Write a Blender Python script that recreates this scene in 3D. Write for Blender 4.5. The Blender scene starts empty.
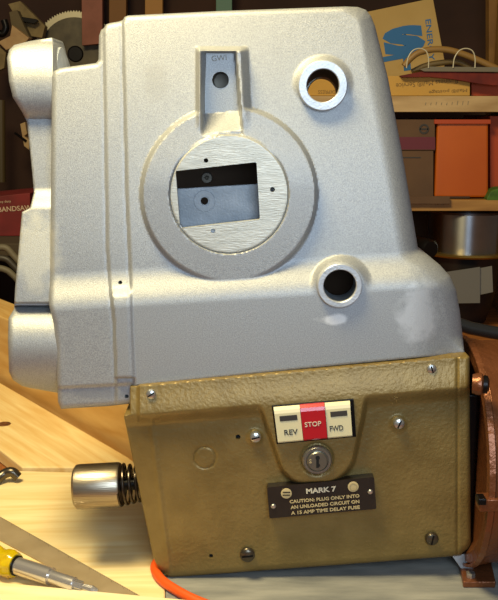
import bpy, bmesh, math, random
import numpy as np
from mathutils import Vector, Matrix
random.seed(4)
SC = bpy.context.scene
COL = SC.collection

# ---------------------------------------------------------------- camera
F = 900.0                       # focal length in pixels of the 498x600 frame
PITCH = math.radians(12.0)
DF = 0.74                       # distance to the front plane of the headstock
GW = 0.022                      # how far the lower gold cover stands forward
_a = PITCH + math.atan((578.6 - 300) / F)
H = (DF - GW + 0.0105) * math.tan(_a)    # eye height over the board the tool stands on
cam_d = bpy.data.cameras.new('camera')
cam_d.sensor_fit = 'HORIZONTAL'; cam_d.sensor_width = 36.0
cam_d.lens = F / 498.0 * 36.0
cam_d.clip_start = 0.02
cam = bpy.data.objects.new('camera', cam_d); COL.objects.link(cam)
cam.location = (0, 0, H); cam.rotation_euler = (math.radians(90) - PITCH, 0, 0)
SC.camera = cam

# ---------------------------------------------------------------- light
w = bpy.data.worlds.new('world'); SC.world = w; w.use_nodes = True
w.node_tree.nodes['Background'].inputs[0].default_value = (1.0, 0.80, 0.62, 1)
w.node_tree.nodes['Background'].inputs[1].default_value = 0.15

def area(name, loc, target, size, power, col, size_y=None, spread=None):
    d = bpy.data.lights.new(name, 'AREA'); d.energy = power; d.color = col
    d.shape = 'RECTANGLE'; d.size = size; d.size_y = size_y or size
    if spread: d.spread = spread
    o = bpy.data.objects.new(name, d); COL.objects.link(o)
    o.location = loc
    o.rotation_euler = (Vector(target) - Vector(loc)).to_track_quat('-Z', 'Y').to_euler()
    return o
area('ceiling_light', (-0.32, 0.47, 1.20), (-0.12, 0.76, 0.15), 0.40, 23.0, (1.0, 0.84, 0.46), 0.30)
area('window_light', (0.12, -0.15, 0.52), (0.0, 0.8, 0.22), 0.40, 5.6, (0.62, 0.80, 1.0), 0.35)
SC.view_settings.view_transform = 'Standard'
SC.view_settings.look = 'None'
SC.view_settings.gamma = 1.0
SC.view_settings.use_curve_mapping = False
SC.view_settings.exposure = 0.0

# ---------------------------------------------------------------- projection helpers
cp, sp_ = math.cos(PITCH), math.sin(PITCH)
def ray(px, py):
    u = (np.asarray(px, float) - 249.0) / F; v = (300.0 - np.asarray(py, float)) / F
    return u, cp + v * sp_, -sp_ + v * cp          # direction x,y,z
def P(px, py, Y):                                  # point at distance Y (a vertical plane)
    dx, dy, dz = ray(px, py); t = Y / dy
    return Vector((float(dx * t), float(Y), float(H + dz * t)))
def G(px, py, z=0.0):                              # point on the horizontal plane z
    dx, dy, dz = ray(px, py); t = (z - H) / dz
    return Vector((float(dx * t), float(dy * t), float(z)))
def S(px, py, Y):                                  # metres per pixel there
    dx, dy, dz = ray(px, py)
    return float(Y / dy) / F
def W(px, py, wv=0.0): return P(px, py, DF - wv)   # on the tool: wv = metres forward of the front plane

# ---------------------------------------------------------------- materials
def srgb(c):
    r = []
    for v in c:
        v /= 255.0
        r.append(v / 12.92 if v <= 0.04045 else ((v + 0.055) / 1.055) ** 2.4)
    return (*r, 1.0)
MATS = {}
def mat(name, c1, c2=None, rough=0.5, metal=0.0, bump=0.0, bscale=300.0, vscale=12.0, stretch=(1, 1, 1),
        emit=None, coat=0.0, trans=0.0, alpha=None, vdetail=4, ramp=(0.35, 0.65), rvar=0.0, bumpdist=0.001):
    if name in MATS: return MATS[name]
    m = bpy.data.materials.new(name); m.use_nodes = True; nt = m.node_tree; N = nt.nodes; L = nt.links
    b = N['Principled BSDF']
    b.inputs['Base Color'].default_value = srgb(c1)
    b.inputs['Roughness'].default_value = rough; b.inputs['Metallic'].default_value = metal
    b.inputs['Coat Weight'].default_value = coat
    b.inputs['Transmission Weight'].default_value = trans
    tc = N.new('ShaderNodeTexCoord'); mp = N.new('ShaderNodeMapping'); mp.inputs['Scale'].default_value = stretch
    L.new(tc.outputs['Object'], mp.inputs[0])
    if c2 is not None or rvar:
        nz = N.new('ShaderNodeTexNoise'); nz.inputs['Scale'].default_value = vscale; nz.inputs['Detail'].default_value = vdetail
        L.new(mp.outputs[0], nz.inputs['Vector'])
        cr = N.new('ShaderNodeValToRGB')
        cr.color_ramp.elements[0].position = ramp[0]; cr.color_ramp.elements[1].position = ramp[1]
        cr.color_ramp.elements[0].color = srgb(c1); cr.color_ramp.elements[1].color = srgb(c2 or c1)
        L.new(nz.outputs['Fac'], cr.inputs[0]); L.new(cr.outputs[0], b.inputs['Base Color'])
        if rvar:
            mr = N.new('ShaderNodeMapRange'); mr.inputs[3].default_value = rough - rvar; mr.inputs[4].default_value = rough + rvar
            L.new(nz.outputs['Fac'], mr.inputs[0]); L.new(mr.outputs[0], b.inputs['Roughness'])
    if bump:
        n2 = N.new('ShaderNodeTexNoise'); n2.inputs['Scale'].default_value = bscale; n2.inputs['Detail'].default_value = 3
        L.new(mp.outputs[0], n2.inputs['Vector'])
        bp = N.new('ShaderNodeBump'); bp.inputs['Strength'].default_value = bump; bp.inputs['Distance'].default_value = bumpdist
        L.new(n2.outputs['Fac'], bp.inputs['Height']); L.new(bp.outputs[0], b.inputs['Normal'])
    MATS[name] = m
    return m
def wood(name, light, dark, angle=0.0, scale=9.0, rough=0.6, knots=True):
    m = bpy.data.materials.new(name); m.use_nodes = True; nt = m.node_tree; N = nt.nodes; L = nt.links
    b = N['Principled BSDF']; b.inputs['Roughness'].default_value = rough
    tc = N.new('ShaderNodeTexCoord'); mp = N.new('ShaderNodeMapping')
    mp.vector_type = 'TEXTURE'
    mp.inputs['Rotation'].default_value = (0, 0, angle); mp.inputs['Scale'].default_value = (6.0, 0.55, 1.0)
    L.new(tc.outputs['Object'], mp.inputs[0])
    n1 = N.new('ShaderNodeTexNoise'); n1.inputs['Scale'].default_value = scale; n1.inputs['Detail'].default_value = 3
    n1.inputs['Distortion'].default_value = 0.6
    L.new(mp.outputs[0], n1.inputs['Vector'])
    mm = N.new('ShaderNodeMath'); mm.operation = 'MULTIPLY'; mm.inputs[1].default_value = 7.0
    L.new(n1.outputs['Fac'], mm.inputs[0])
    pp = N.new('ShaderNodeMath'); pp.operation = 'PINGPONG'; pp.inputs[1].default_value = 0.5
    L.new(mm.outputs[0], pp.inputs[0])
    n2 = N.new('ShaderNodeTexNoise'); n2.inputs['Scale'].default_value = scale * 9; n2.inputs['Detail'].default_value = 5
    L.new(mp.outputs[0], n2.inputs['Vector'])
    ad = N.new('ShaderNodeMath'); ad.operation = 'MULTIPLY_ADD'; ad.inputs[1].default_value = 0.8
    L.new(pp.outputs[0], ad.inputs[0]); L.new(n2.outputs['Fac'], ad.inputs[2])
    cr = N.new('ShaderNodeValToRGB'); cr.color_ramp.elements[0].position = 0.35; cr.color_ramp.elements[1].position = 0.95
    cr.color_ramp.elements[0].color = srgb(light); cr.color_ramp.elements[1].color = srgb(dark)
    L.new(ad.outputs[0], cr.inputs[0]); L.new(cr.outputs[0], b.inputs['Base Color'])
    bp = N.new('ShaderNodeBump'); bp.inputs['Strength'].default_value = 0.15; bp.inputs['Distance'].default_value = 0.001
    L.new(n2.outputs['Fac'], bp.inputs['Height']); L.new(bp.outputs[0], b.inputs['Normal'])
    return m

M_cast = mat('cast_aluminium', (148, 150, 152), (172, 173, 173), rough=0.5, metal=0.5, bump=0.6, bscale=1500, vscale=1000, rvar=0.05, bumpdist=0.0004)
M_seat = mat('machined_aluminium', (176, 175, 166), (196, 194, 184), rough=0.42, metal=0.4, bump=0.3, bscale=160, vscale=40, stretch=(1, 1, 9))
M_ring = mat('bare_aluminium', (176, 180, 186), (192, 195, 200), rough=0.42, metal=0.45, bump=0.3, bscale=600, vscale=60)
M_bore = mat('dull_bore', (88, 82, 72), (120, 112, 98), rough=0.5, metal=0.4)
M_inner = mat('inner_casting', (150, 156, 162), (176, 180, 184), rough=0.5, metal=0.15, bump=0.3, bscale=500, vscale=60)
M_gold = mat('gold_hammered_paint', (120, 99, 53), (133, 111, 62), rough=0.42, metal=0.3, bump=0.7, bscale=330, vscale=40, bumpdist=0.0008)
M_black = mat('black_plate', (26, 20, 15), (34, 26, 19), rough=0.4, metal=0.0, vscale=80)
M_dark = mat('dark_steel', (32, 30, 30), rough=0.35, metal=0.8)
M_hole = mat('hole_dark', (10, 9, 8), rough=0.9)
M_screw = mat('zinc_screw', (190, 190, 186), rough=0.28, metal=0.85)
M_dscrew = mat('dark_screw', (92, 84, 72), rough=0.3, metal=0.85)
M_steel = mat('brushed_steel', (150, 138, 120), (168, 156, 136), rough=0.34, metal=0.95, bump=0.15, bscale=60, vscale=30, stretch=(1, 20, 20))
M_cream = mat('cream_plastic', (216, 204, 160), rough=0.4)
M_red = mat('red_plastic', (176, 18, 30), rough=0.3, coat=0.4)
M_ink = mat('dark_ink', (52, 46, 40), rough=0.6)
M_white = mat('pale_lettering', (206, 196, 168), rough=0.5)
M_creamletter = mat('gold_lettering', (188, 168, 120), rough=0.5)
M_copper = mat('copper_paint', (108, 62, 34), (124, 74, 44), rough=0.34, metal=0.5, bump=0.8, bscale=150, vscale=20, bumpdist=0.0015)
M_cord = mat('orange_cord', (226, 84, 20), rough=0.45)
M_pine = wood('pine_board', (240, 220, 168), (226, 196, 134), angle=math.radians(3))
M_pine2 = wood('pine_lumber', (238, 214, 156), (222, 184, 116), angle=math.radians(-52))
M_pine3 = wood('honey_lumber', (222, 186, 120), (200, 154, 84), angle=math.radians(-52))
M_pale = wood('pale_board', (242, 226, 182), (228, 204, 150), angle=math.radians(-4))
M_grey = mat('grey_board', (112, 112, 108), (142, 140, 132), rough=0.8, bump=0.3, bscale=60, vscale=14, stretch=(1, 5, 1))
M_bench = wood('bench_wood', (170, 106, 48), (128, 74, 30), angle=math.radians(2))
M_wall = mat('dark_wall', (42, 24, 18), (62, 38, 26), rough=0.9, bump=0.3, bscale=30, vscale=5)
M_floor = mat('concrete_floor', (86, 80, 72), (104, 98, 88), rough=0.85, vscale=4)

# ---------------------------------------------------------------- object helpers
def tag(o, label, cat, group=None, kind=None):
    o['label'] = label; o['category'] = cat
    if group: o['group'] = group
    if kind: o['kind'] = kind
    return o
def empty(name, loc):
    o = bpy.data.objects.new(name, None); COL.objects.link(o); o.location = loc; o.empty_display_size = 0.02
    return o
def root_loc(p):
    l = Vector((0, 0, 0))
    while p is not None:
        l = l + Vector(p.location); p = p.parent
    return l
def link(name, verts, faces, m, parent=None, smooth=False, sharp=None, mats=None, fmat=None, label=None):
    verts = [Vector(v) for v in verts]
    if parent is None:
        xs = [v.x for v in verts]; ys = [v.y for v in verts]; zs = [v.z for v in verts]
        o0 = Vector(((min(xs) + max(xs)) / 2, (min(ys) + max(ys)) / 2, min(zs)))
    else: o0 = root_loc(parent)
    me = bpy.data.meshes.new(name)
    me.from_pydata([tuple(v - o0) for v in verts], [], [tuple(f) for f in faces])
    me.validate()
    o = bpy.data.objects.new(name, me); COL.objects.link(o)
    if parent is None: o.location = o0
    else: o.parent = parent
    me.materials.append(m)
    if mats:
        for mm in mats: me.materials.append(mm)
    if fmat:
        for i, p in enumerate(me.polygons): p.material_index = fmat[i] if i < len(fmat) else 0
    if smooth:
        me.polygons.foreach_set('use_smooth', [True] * len(me.polygons))
        me.set_sharp_from_angle(angle=math.radians(sharp or 40))
    if label: o['label'] = label
    return o
class MB:
    def __init__(s): s.bm = bmesh.new()
    def prism(s, pts, vec, bevel=0.0):                 # polygon (list of Vectors) pushed along vec
        tmp = bmesh.new()
        a = [tmp.verts.new(p) for p in pts]; b = [tmp.verts.new(Vector(p) + Vector(vec)) for p in pts]
        tmp.faces.new(a); tmp.faces.new(list(reversed(b)))
        n = len(a)
        for i in range(n): tmp.faces.new((a[(i + 1) % n], a[i], b[i], b[(i + 1) % n]))
        bmesh.ops.recalc_face_normals(tmp, faces=tmp.faces)
        if bevel: bmesh.ops.bevel(tmp, geom=tmp.edges[:], offset=bevel, segments=2, affect='EDGES', profile=0.5)
        s.merge(tmp); return s
    def box(s, a, b, bevel=0.0):
        a = Vector(a); b = Vector(b)
        return s.prism([(a.x, a.y, a.z), (b.x, a.y, a.z), (b.x, a.y, b.z), (a.x, a.y, b.z)], (0, b.y - a.y, 0), bevel)
    def merge(s, tmp):
        me = bpy.data.meshes.new('t'); tmp.to_mesh(me); tmp.free(); s.bm.from_mesh(me); bpy.data.meshes.remove(me)
    def lathe(s, c, axis, prof, n=48, closed=False):    # prof = [(distance along axis, radius)]
        axis = Vector(axis).normalized(); c = Vector(c)
        t = Vector((0, 0, 1)) if abs(axis.z) < 0.9 else Vector((1, 0, 0))
        e1 = axis.cross(t).normalized(); e2 = axis.cross(e1)
        tmp = bmesh.new(); rings = []
        for d, r in prof:
            if r < 1e-7: rings.append([tmp.verts.new(c + axis * d)])
            else: rings.append([tmp.verts.new(c + axis * d + (e1 * math.cos(2 * math.pi * k / n) + e2 * math.sin(2 * math.pi * k / n)) * r) for k in range(n)])
        m = len(rings)
        for i in range(m if closed else m - 1):
            A, B = rings[i], rings[(i + 1) % m]
            for k in range(n):
                k2 = (k + 1) % n
                if len(A) == 1 and len(B) == 1: continue
                if len(A) == 1: tmp.faces.new((A[0], B[k], B[k2]))
                elif len(B) == 1: tmp.faces.new((A[k], A[k2], B[0]))
                else: tmp.faces.new((A[k], A[k2], B[k2], B[k]))
        bmesh.ops.recalc_face_normals(tmp, faces=tmp.faces)
        s.merge(tmp); return s
    def tube(s, pts, r, n=10, cap=True):
        pts = [Vector(p) for p in pts]; tmp = bmesh.new(); rings = []
        rr = r if isinstance(r, (list, tuple)) else [r] * len(pts)
        e1 = None
        for i, p in enumerate(pts):
            d = (pts[min(i + 1, len(pts) - 1)] - pts[max(i - 1, 0)]).normalized()
            if e1 is None:
                t = Vector((0, 0, 1)) if abs(d.z) < 0.9 else Vector((1, 0, 0)); e1 = d.cross(t).normalized()
            else: e1 = (e1 - d * e1.dot(d)).normalized()
            e2 = d.cross(e1)
            rings.append([tmp.verts.new(p + (e1 * math.cos(2 * math.pi * k / n) + e2 * math.sin(2 * math.pi * k / n)) * rr[i]) for k in range(n)])
        for A, B in zip(rings, rings[1:]):
            for k in range(n): tmp.faces.new((A[k], A[(k + 1) % n], B[(k + 1) % n], B[k]))
        if cap: tmp.faces.new(rings[0]); tmp.faces.new(list(reversed(rings[-1])))
        bmesh.ops.recalc_face_normals(tmp, faces=tmp.faces)
        s.merge(tmp); return s
    def build(s, name, m, parent=None, smooth=True, sharp=35, label=None):
        s.bm.verts.index_update()
        V = [v.co.copy() for v in s.bm.verts]; Fc = [[v.index for v in f.verts] for f in s.bm.faces]
        s.bm.free()
        return link(name, V, Fc, m, parent, smooth, sharp, label=label)
def spline(pts, n=8):
    out = []
    q = [Vector(p) for p in pts]; q = [2 * q[0] - q[1]] + q + [2 * q[-1] - q[-2]]
    for i in range(1, len(q) - 2):
        for k in range(n):
            t = k / n; a, b, c, d = q[i - 1:i + 3]
            out.append(0.5 * ((2 * b) + (c - a) * t + (2 * a - 5 * b + 4 * c - d) * t * t + (-a + 3 * b - 3 * c + d) * t ** 3))
    out.append(q[-2]); return out
def text(name, s, px, py, hpx, Y, m, parent=None, rot=0.0, ext=0.0004, bold=0.0, wpx=None, shear=0.0, label=None):
    cu = bpy.data.curves.new(name, 'FONT'); cu.body = s; cu.size = 1.0; cu.align_x = 'CENTER'; cu.align_y = 'CENTER'
    cu.offset = bold; cu.extrude = 0.0; cu.resolution_u = 3; cu.shear = shear; cu.space_line = 1.0
    o = bpy.data.objects.new(name, cu); COL.objects.link(o)
    dg = bpy.context.evaluated_depsgraph_get(); me = bpy.data.meshes.new_from_object(o.evaluated_get(dg))
    bpy.data.objects.remove(o)
    xs = [v.co.x for v in me.vertices]; ys = [v.co.y for v in me.vertices]
    cx, cy = (min(xs) + max(xs)) / 2, (min(ys) + max(ys)) / 2
    k = S(px, py, Y); sy = hpx * k / (max(ys) - min(ys)); sx = sy if wpx is None else wpx * k / (max(xs) - min(xs))
    c = P(px, py, Y); R = Matrix.Rotation(rot, 2)
    V = []; nv = len(me.vertices)
    for v in me.vertices:
        a = R @ Vector(((v.co.x - cx) * sx, (v.co.y - cy) * sy)); V.append(Vector((c.x + a.x, c.y, c.z + a.y)))
    V2 = V + [v + Vector((0, ext, 0)) for v in V]
    Fc = [list(p.vertices) for p in me.polygons]
    ec = {}
    for f in Fc:
        for i in range(len(f)):
            e = (f[i], f[(i + 1) % len(f)]); ec[tuple(sorted(e))] = ec.get(tuple(sorted(e)), []) + [e]
    side = [(e[0][1], e[0][0], e[0][0] + nv, e[0][1] + nv) for e in ec.values() if len(e) == 1]
    bpy.data.meshes.remove(me)
    return link(name, V2, Fc + side, m, parent, label=label)

# relief surface: an outline in the front plane, a relief height, holes, and side walls going back
def seg_near(X, Y_, poly):
    best = np.full(X.shape, 1e9); nx = np.zeros(X.shape); ny = np.zeros(X.shape); inside = np.zeros(X.shape, bool)
    n = len(poly)
    for i in range(n):
        x1, y1 = poly[i]; x2, y2 = poly[(i + 1) % n]
        dx, dy = x2 - x1, y2 - y1
        t = np.clip(((X - x1) * dx + (Y_ - y1) * dy) / (dx * dx + dy * dy + 1e-12), 0, 1)
        qx, qy = x1 + t * dx, y1 + t * dy; d = np.hypot(X - qx, Y_ - qy)
        k = d < best; best[k] = d[k]; nx[k] = qx[k]; ny[k] = qy[k]
        c = ((y1 > Y_) != (y2 > Y_))
        with np.errstate(divide='ignore', invalid='ignore'):
            xi = (x2 - x1) * (Y_ - y1) / (y2 - y1 + 1e-12) + x1
        inside ^= (c & (X < xi))
    return np.where(inside, best, -best), nx, ny
def circ(cx, cy, r, n=40, ry=None, rot=0.0):
    return [(cx + r * math.cos(2 * math.pi * k / n), cy + (ry or r) * math.sin(2 * math.pi * k / n)) for k in range(n)]
def round_poly(pts, r, n=5):
    out = []
    m = len(pts)
    for i in range(m):
        p0, p, p1 = Vector(pts[i - 1]), Vector(pts[i]), Vector(pts[(i + 1) % m])
        rr = r[i] if isinstance(r, (list, tuple)) else r
        a = (p0 - p); b = (p1 - p); rr = min(rr, a.length * .45, b.length * .45)
        if rr < 0.01: out.append((p.x, p.y)); continue
        A = p + a.normalized() * rr; B = p + b.normalized() * rr
        for k in range(n + 1):
            t = k / n; q = A * (1 - t) ** 2 + p * 2 * t * (1 - t) + B * t * t; out.append((q.x, q.y))
    return out
def relief(name, outline, hfun, holes, cell, depth, m, parent, hole_depth=0.008, edge_r=6.0, edge_d=None, label=None, backw=None):
    xs = [p[0] for p in outline]; ys = [p[1] for p in outline]
    gx = np.arange(min(xs) - 2 * cell, max(xs) + 3 * cell, cell); gy = np.arange(min(ys) - 2 * cell, max(ys) + 3 * cell, cell)
    X, Y_ = np.meshgrid(gx, gy)
    D, NX, NY = seg_near(X, Y_, outline)
    kind = np.zeros(X.shape, int)                       # 0 outline, 1 hole
    Dm = D.copy()
    for hp in holes:
        d, nx, ny = seg_near(X, Y_, hp); d = -d
        k = d < Dm; Dm[k] = d[k]; NX[k] = nx[k]; NY[k] = ny[k]; kind[k] = 1
    ins = Dm > 0
    fk = ins[:-1, :-1] | ins[1:, :-1] | ins[:-1, 1:] | ins[1:, 1:]
    # snap outside vertices of kept faces
    X2 = np.where(ins, X, NX); Y2 = np.where(ins, Y_, NY)
    Dd = np.where(ins | (kind == 1), D, 0.0); Dd = np.maximum(Dd, 0)
    Wv = hfun(X2, Y2)
    er = edge_r(X2, Y2) if callable(edge_r) else np.full(X2.shape, float(edge_r))
    t = np.clip(1 - Dd / er, 0, 1)
    drop = (edge_d if edge_d is not None else er * 0.00085) * (1 - np.sqrt(np.maximum(1 - t * t, 0)))
    Wv = Wv - drop
    u = (X2 - 249.0) / F; v = (300.0 - Y2) / F
    dy = cp + v * sp_; dz = -sp_ + v * cp
    Yw = DF - Wv; tt = Yw / dy
    VX, VY, VZ = u * tt, Yw, H + dz * tt
    used = np.zeros(X.shape, bool)
    used[:-1, :-1] |= fk; used[1:, :-1] |= fk; used[:-1, 1:] |= fk; used[1:, 1:] |= fk
    idx = -np.ones(X.shape, int); idx[used] = np.arange(used.sum())
    V = [Vector(a) for a in zip(VX[used].tolist(), VY[used].tolist(), VZ[used].tolist())]
    kv = kind[used]
    ii, jj = np.nonzero(fk)
    Fc = np.stack([idx[ii, jj], idx[ii + 1, jj], idx[ii + 1, jj + 1], idx[ii, jj + 1]], 1).tolist()
    ec = {}
    for f in Fc:
        for a in range(4):
            e = (f[a], f[(a + 1) % 4]); k = (min(e), max(e))
            if k in ec: ec[k] = None
            else: ec[k] = e
    bmap = {}
    def back(i):
        if i not in bmap:
            p = V[i].copy()
            if kv[i]: p.y += hole_depth
            elif backw is not None: p.y = DF - backw
            else: p.y += depth
            bmap[i] = len(V); V.append(p)
        return bmap[i]
    nf = len(Fc)
    for e in [e for e in ec.values() if e]:
        a, b = e; Fc.append([b, a, back(a), back(b)])
    return link(name, V, Fc, m, parent, True, 38, label=label)
def sstep(a, b, x):
    t = np.clip((x - a) / (b - a), 0, 1); return t * t * (3 - 2 * t)

# ================================================================= THE SETTING
floor_z = -0.92
def struct(o): o['kind'] = 'structure'; return o
struct(MB().box((-2.2, -1.5, floor_z - 0.05), (2.2, 2.5, floor_z)).build('floor', M_floor, smooth=False))
struct(MB().box((-2.2, 2.3, floor_z), (2.2, 2.4, 1.9)).build('wall_back', M_wall, smooth=False))

# workbench
wb = empty('workbench', (0, 1.0, floor_z)); tag(wb, 'long brown wooden workbench carrying the machine and the lumber', 'workbench')
MB().box((-1.1, 0.45, -0.065), (1.1, 1.70, -0.019), 0.003).build('bench_top', M_bench, wb, smooth=False)
for sx in (-1.0, 0.92):
    for sy in (0.5, 1.48):
        MB().box((sx, sy, floor_z), (sx + 0.09, sy + 0.09, -0.066), 0.003).build('leg', M_bench, wb, smooth=False)

# flat boards on the bench
def board(name, quad, z, th, m, label, bevel=0.0015):
    o = MB().prism([G(x, y, z) for x, y in quad], (0, 0, -th), bevel).build(name, m, smooth=False)
    return tag(o, label, 'board')
board('pine_board', [(-120, 467), (75, 472), (196, 470), (166, 555), (164, 640), (-120, 640)], 0.0, 0.0185, M_pine,
      'wide pale pine board lying flat under the steel rule and the screwdriver')
board('grey_board', [(166.4, 555), (250, 490), (620, 470), (700, 650), (164.2, 650)], 0.0, 0.0185, M_grey,
      'weathered grey board on the bench beneath the gold cover and motor')
board('pale_board', [(-120, 570.5), (205, 601), (205, 640), (-120, 640)], 0.007, 0.0068, M_pale,
      'pale board along the bottom edge of the picture, in front of the screwdriver')
board('pine_plank', [(-80, 336), (128, 457), (141, 467.5), (22, 467), (-80, 388)], -0.001, 0.0175, M_pine2,
      'pine plank with a dark knot, slanting down to the rear edge of the wide board')
_a0 = G(-90, 337, -0.0185); _a1 = G(160, 479.5, -0.0185); _d = (_a1 - _a0).normalized(); _n = Vector((-_d.y, _d.x, 0)) * 0.055
tag(MB().prism([_a0, _a1, _a1 + _n, _a0 + _n], (0, 0, 0.118), 0.002).build('honey_plank', M_pine3, smooth=False),
    'thick honey coloured plank set on edge behind the casting, rearmost of the lumber', 'board')
kn = MB().lathe(G(4, 424, -0.0008), (0, 0, 1), [(0, 0), (0.0004, 0.004), (0.0004, 0.0085), (0, 0.009)], 20)
# knot belongs to the plank
pk = [o for o in COL.objects if o.name == 'pine_plank'][0]
kn.build('knot', mat('knot_brown', (120, 72, 34), (74, 40, 20), rough=0.6, vscale=200), pk)

# ================================================================= THE HEADSTOCK
base = W(150, 577, GW)
HS = empty('machine_headstock', (base.x + 0.13, DF, 0.0))
tag(HS, 'large silver cast aluminium machine headstock with a gold lower cover', 'machine')

OUT = [(52, 76), (54, 71), (60, 68), (96, 63), (98.5, 60), (99, 36), (101, 30), (104, 28), (106, 24.5), (110, 23), (119, 21.5), (123, 20), (124.5, 17), (128, 15.5),
       (220, 11), (345, 6.5), (358, 7), (366, 10), (371, 16), (375, 26), (388, 78), (402, 152), (412, 212), (418, 249),
       (428, 255), (440, 265), (450, 276), (456, 290), (460, 312), (463, 340), (464.5, 353), (300, 369), (135, 386), (135, 403), (110, 406), (61, 409), (58, 402), (56, 350),
       (54, 325), (49, 305), (50, 285)]
XL1 = lambda y: np.interp(y, [20, 250, 285, 320, 380], [104, 107.5, 110, 114, 116])
XL2 = lambda y: np.interp(y, [20, 200, 285, 320, 380], [123, 127, 131, 131.5, 134])
RC = (229, 194)
def lean(y): return 0.038 * np.clip(1 - y / 285.0, 0, 1) ** 1.6
def h_cast(x, y):
    ysh = 292 - (x - 60) * 0.062                         # shoulder centre line
    main = sstep(XL2(y) - 1.8, XL2(y) + 1.8, x)
    strip = sstep(XL1(y) - 1.8, XL1(y) + 1.8, x) * (1 - main)
    hgt = -0.0045 + 0.0020 * strip + 0.0045 * main
    # groove beside each step
    for XL in (XL1, XL2):
        hgt = hgt - 0.0004 * np.exp(-((x - XL(y) + 1.6) / 1.5) ** 2)
    # raised strip below the shoulder
    low = sstep(ysh - 4, ysh + 10, y)
    hgt = hgt + 0.0045 * strip * low * (1 - sstep(377, 378.5, y)) + 0.004 * low * (x < XL1(y)) * 0
    hgt = hgt - lean(y)                                     # the upper face leans back
    # shoulder
    sw = 20 + 0 * x
    hgt = hgt + 0.0120 * sstep(ysh - sw, ysh + sw, y)
    # the lower body falls away to the right end
    hgt = hgt - 0.010 * sstep(395, 462, x) ** 2
    # big ring
    r = np.hypot(x - RC[0], y - RC[1])
    ring = 1 - sstep(85.5, 89.5, r)
    ringh = 0.0062 - 0.0008 * np.clip((r - 60) / 27, 0, 1) - 0.008 * (1 - sstep(100, 190, y))
    hh = np.maximum(hgt, ringh)
    hgt = hgt * (1 - ring) + ring * hh
    # arm above the ring with its slot
    lx = 199 + 0 * y; rx = 240 + (y - 50) * 0.05
    arm = sstep(lx - 3.5, lx + 0.5, x) * (1 - sstep(rx, rx + 9, x)) * sstep(46, 51.5, y) * (1 - sstep(130, 140, y))
    hgt = hgt * (1 - arm) + arm * np.maximum(hgt, 0.000 - 0.010 * (1 - sstep(50, 120, y)))
    # slot floor and its ramp
    il = 200.5 + (y - 54) * 0.0; ir = 235.5 + (y - 54) * 0.085
    slot = sstep(il, il + 5.5 - (y - 54) * 0.02, x) * (1 - sstep(ir - 1.4, ir + 1.4, x)) * sstep(50, 53, y) * (1 - sstep(133.5, 136, y))
    yr = 114 - (x - 205) * 0.10
    fl = -0.0230 + 0.0220 * np.clip((y - yr) / 20.0, 0, 1)
    hgt = hgt * (1 - slot) + slot * np.minimum(fl, hgt)
    # bed of the machined disc
    bed = 1 - sstep(59, 60.5, r)
    hgt = hgt * (1 - bed) + bed * 0.0030
    # collars swelling round the two bored bosses
    for (bx, by, br, bh) in ((323, 86, 27, 0.0025), (341, 286, 27, 0.0)):
        rr = np.hypot(x - bx, y - by)
        s = 1 - sstep(br - 5, br + 5, rr)
        tgt = -lean(86) + bh if by < 100 else 0.012
        hgt = np.where(rr < br + 6, np.maximum(hgt, hgt * (1 - s) + s * tgt), hgt)
    # rough lip along the foot of the left end
    lip = (1 - sstep(131, 134, x)) * sstep(386, 389, y + (x - 60) * 0.05)
    hgt = hgt - 0.002 * lip
    return hgt
def er_cast(x, y):
    r = 5 + 0 * x
    r = r + 17 * sstep(340, 372, x) * (1 - 0.35 * sstep(250, 270, y)) * (1 - sstep(335, 352, y))
    r = r * (1 - 0.75 * sstep(345, 353, y + (x - 464) * 0.1) * (x > 130)) 
    return np.maximum(r, 1.2)
RECT = [(175.5, 171), (256.5, 162), (260, 219.5), (180, 228.5)]
bore_hi = circ(323, 86.5, 17.5); bore_lo = circ(340, 286, 17.0); bore_arm = circ(220.5, 80, 8.4, 28)
pin1 = circ(120.3, 282.5, 2.2, 14); pin2 = circ(126.5, 396.5, 2.2, 14)
big = circ(RC[0], RC[1], 57.5, 60)
CAST = relief('upper_casting', OUT, h_cast, [bore_hi, bore_lo, bore_arm, pin1, pin2, big], 1.2, 0.17, M_cast, HS,
              hole_depth=0.007, edge_r=er_cast, backw=-0.17)

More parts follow.
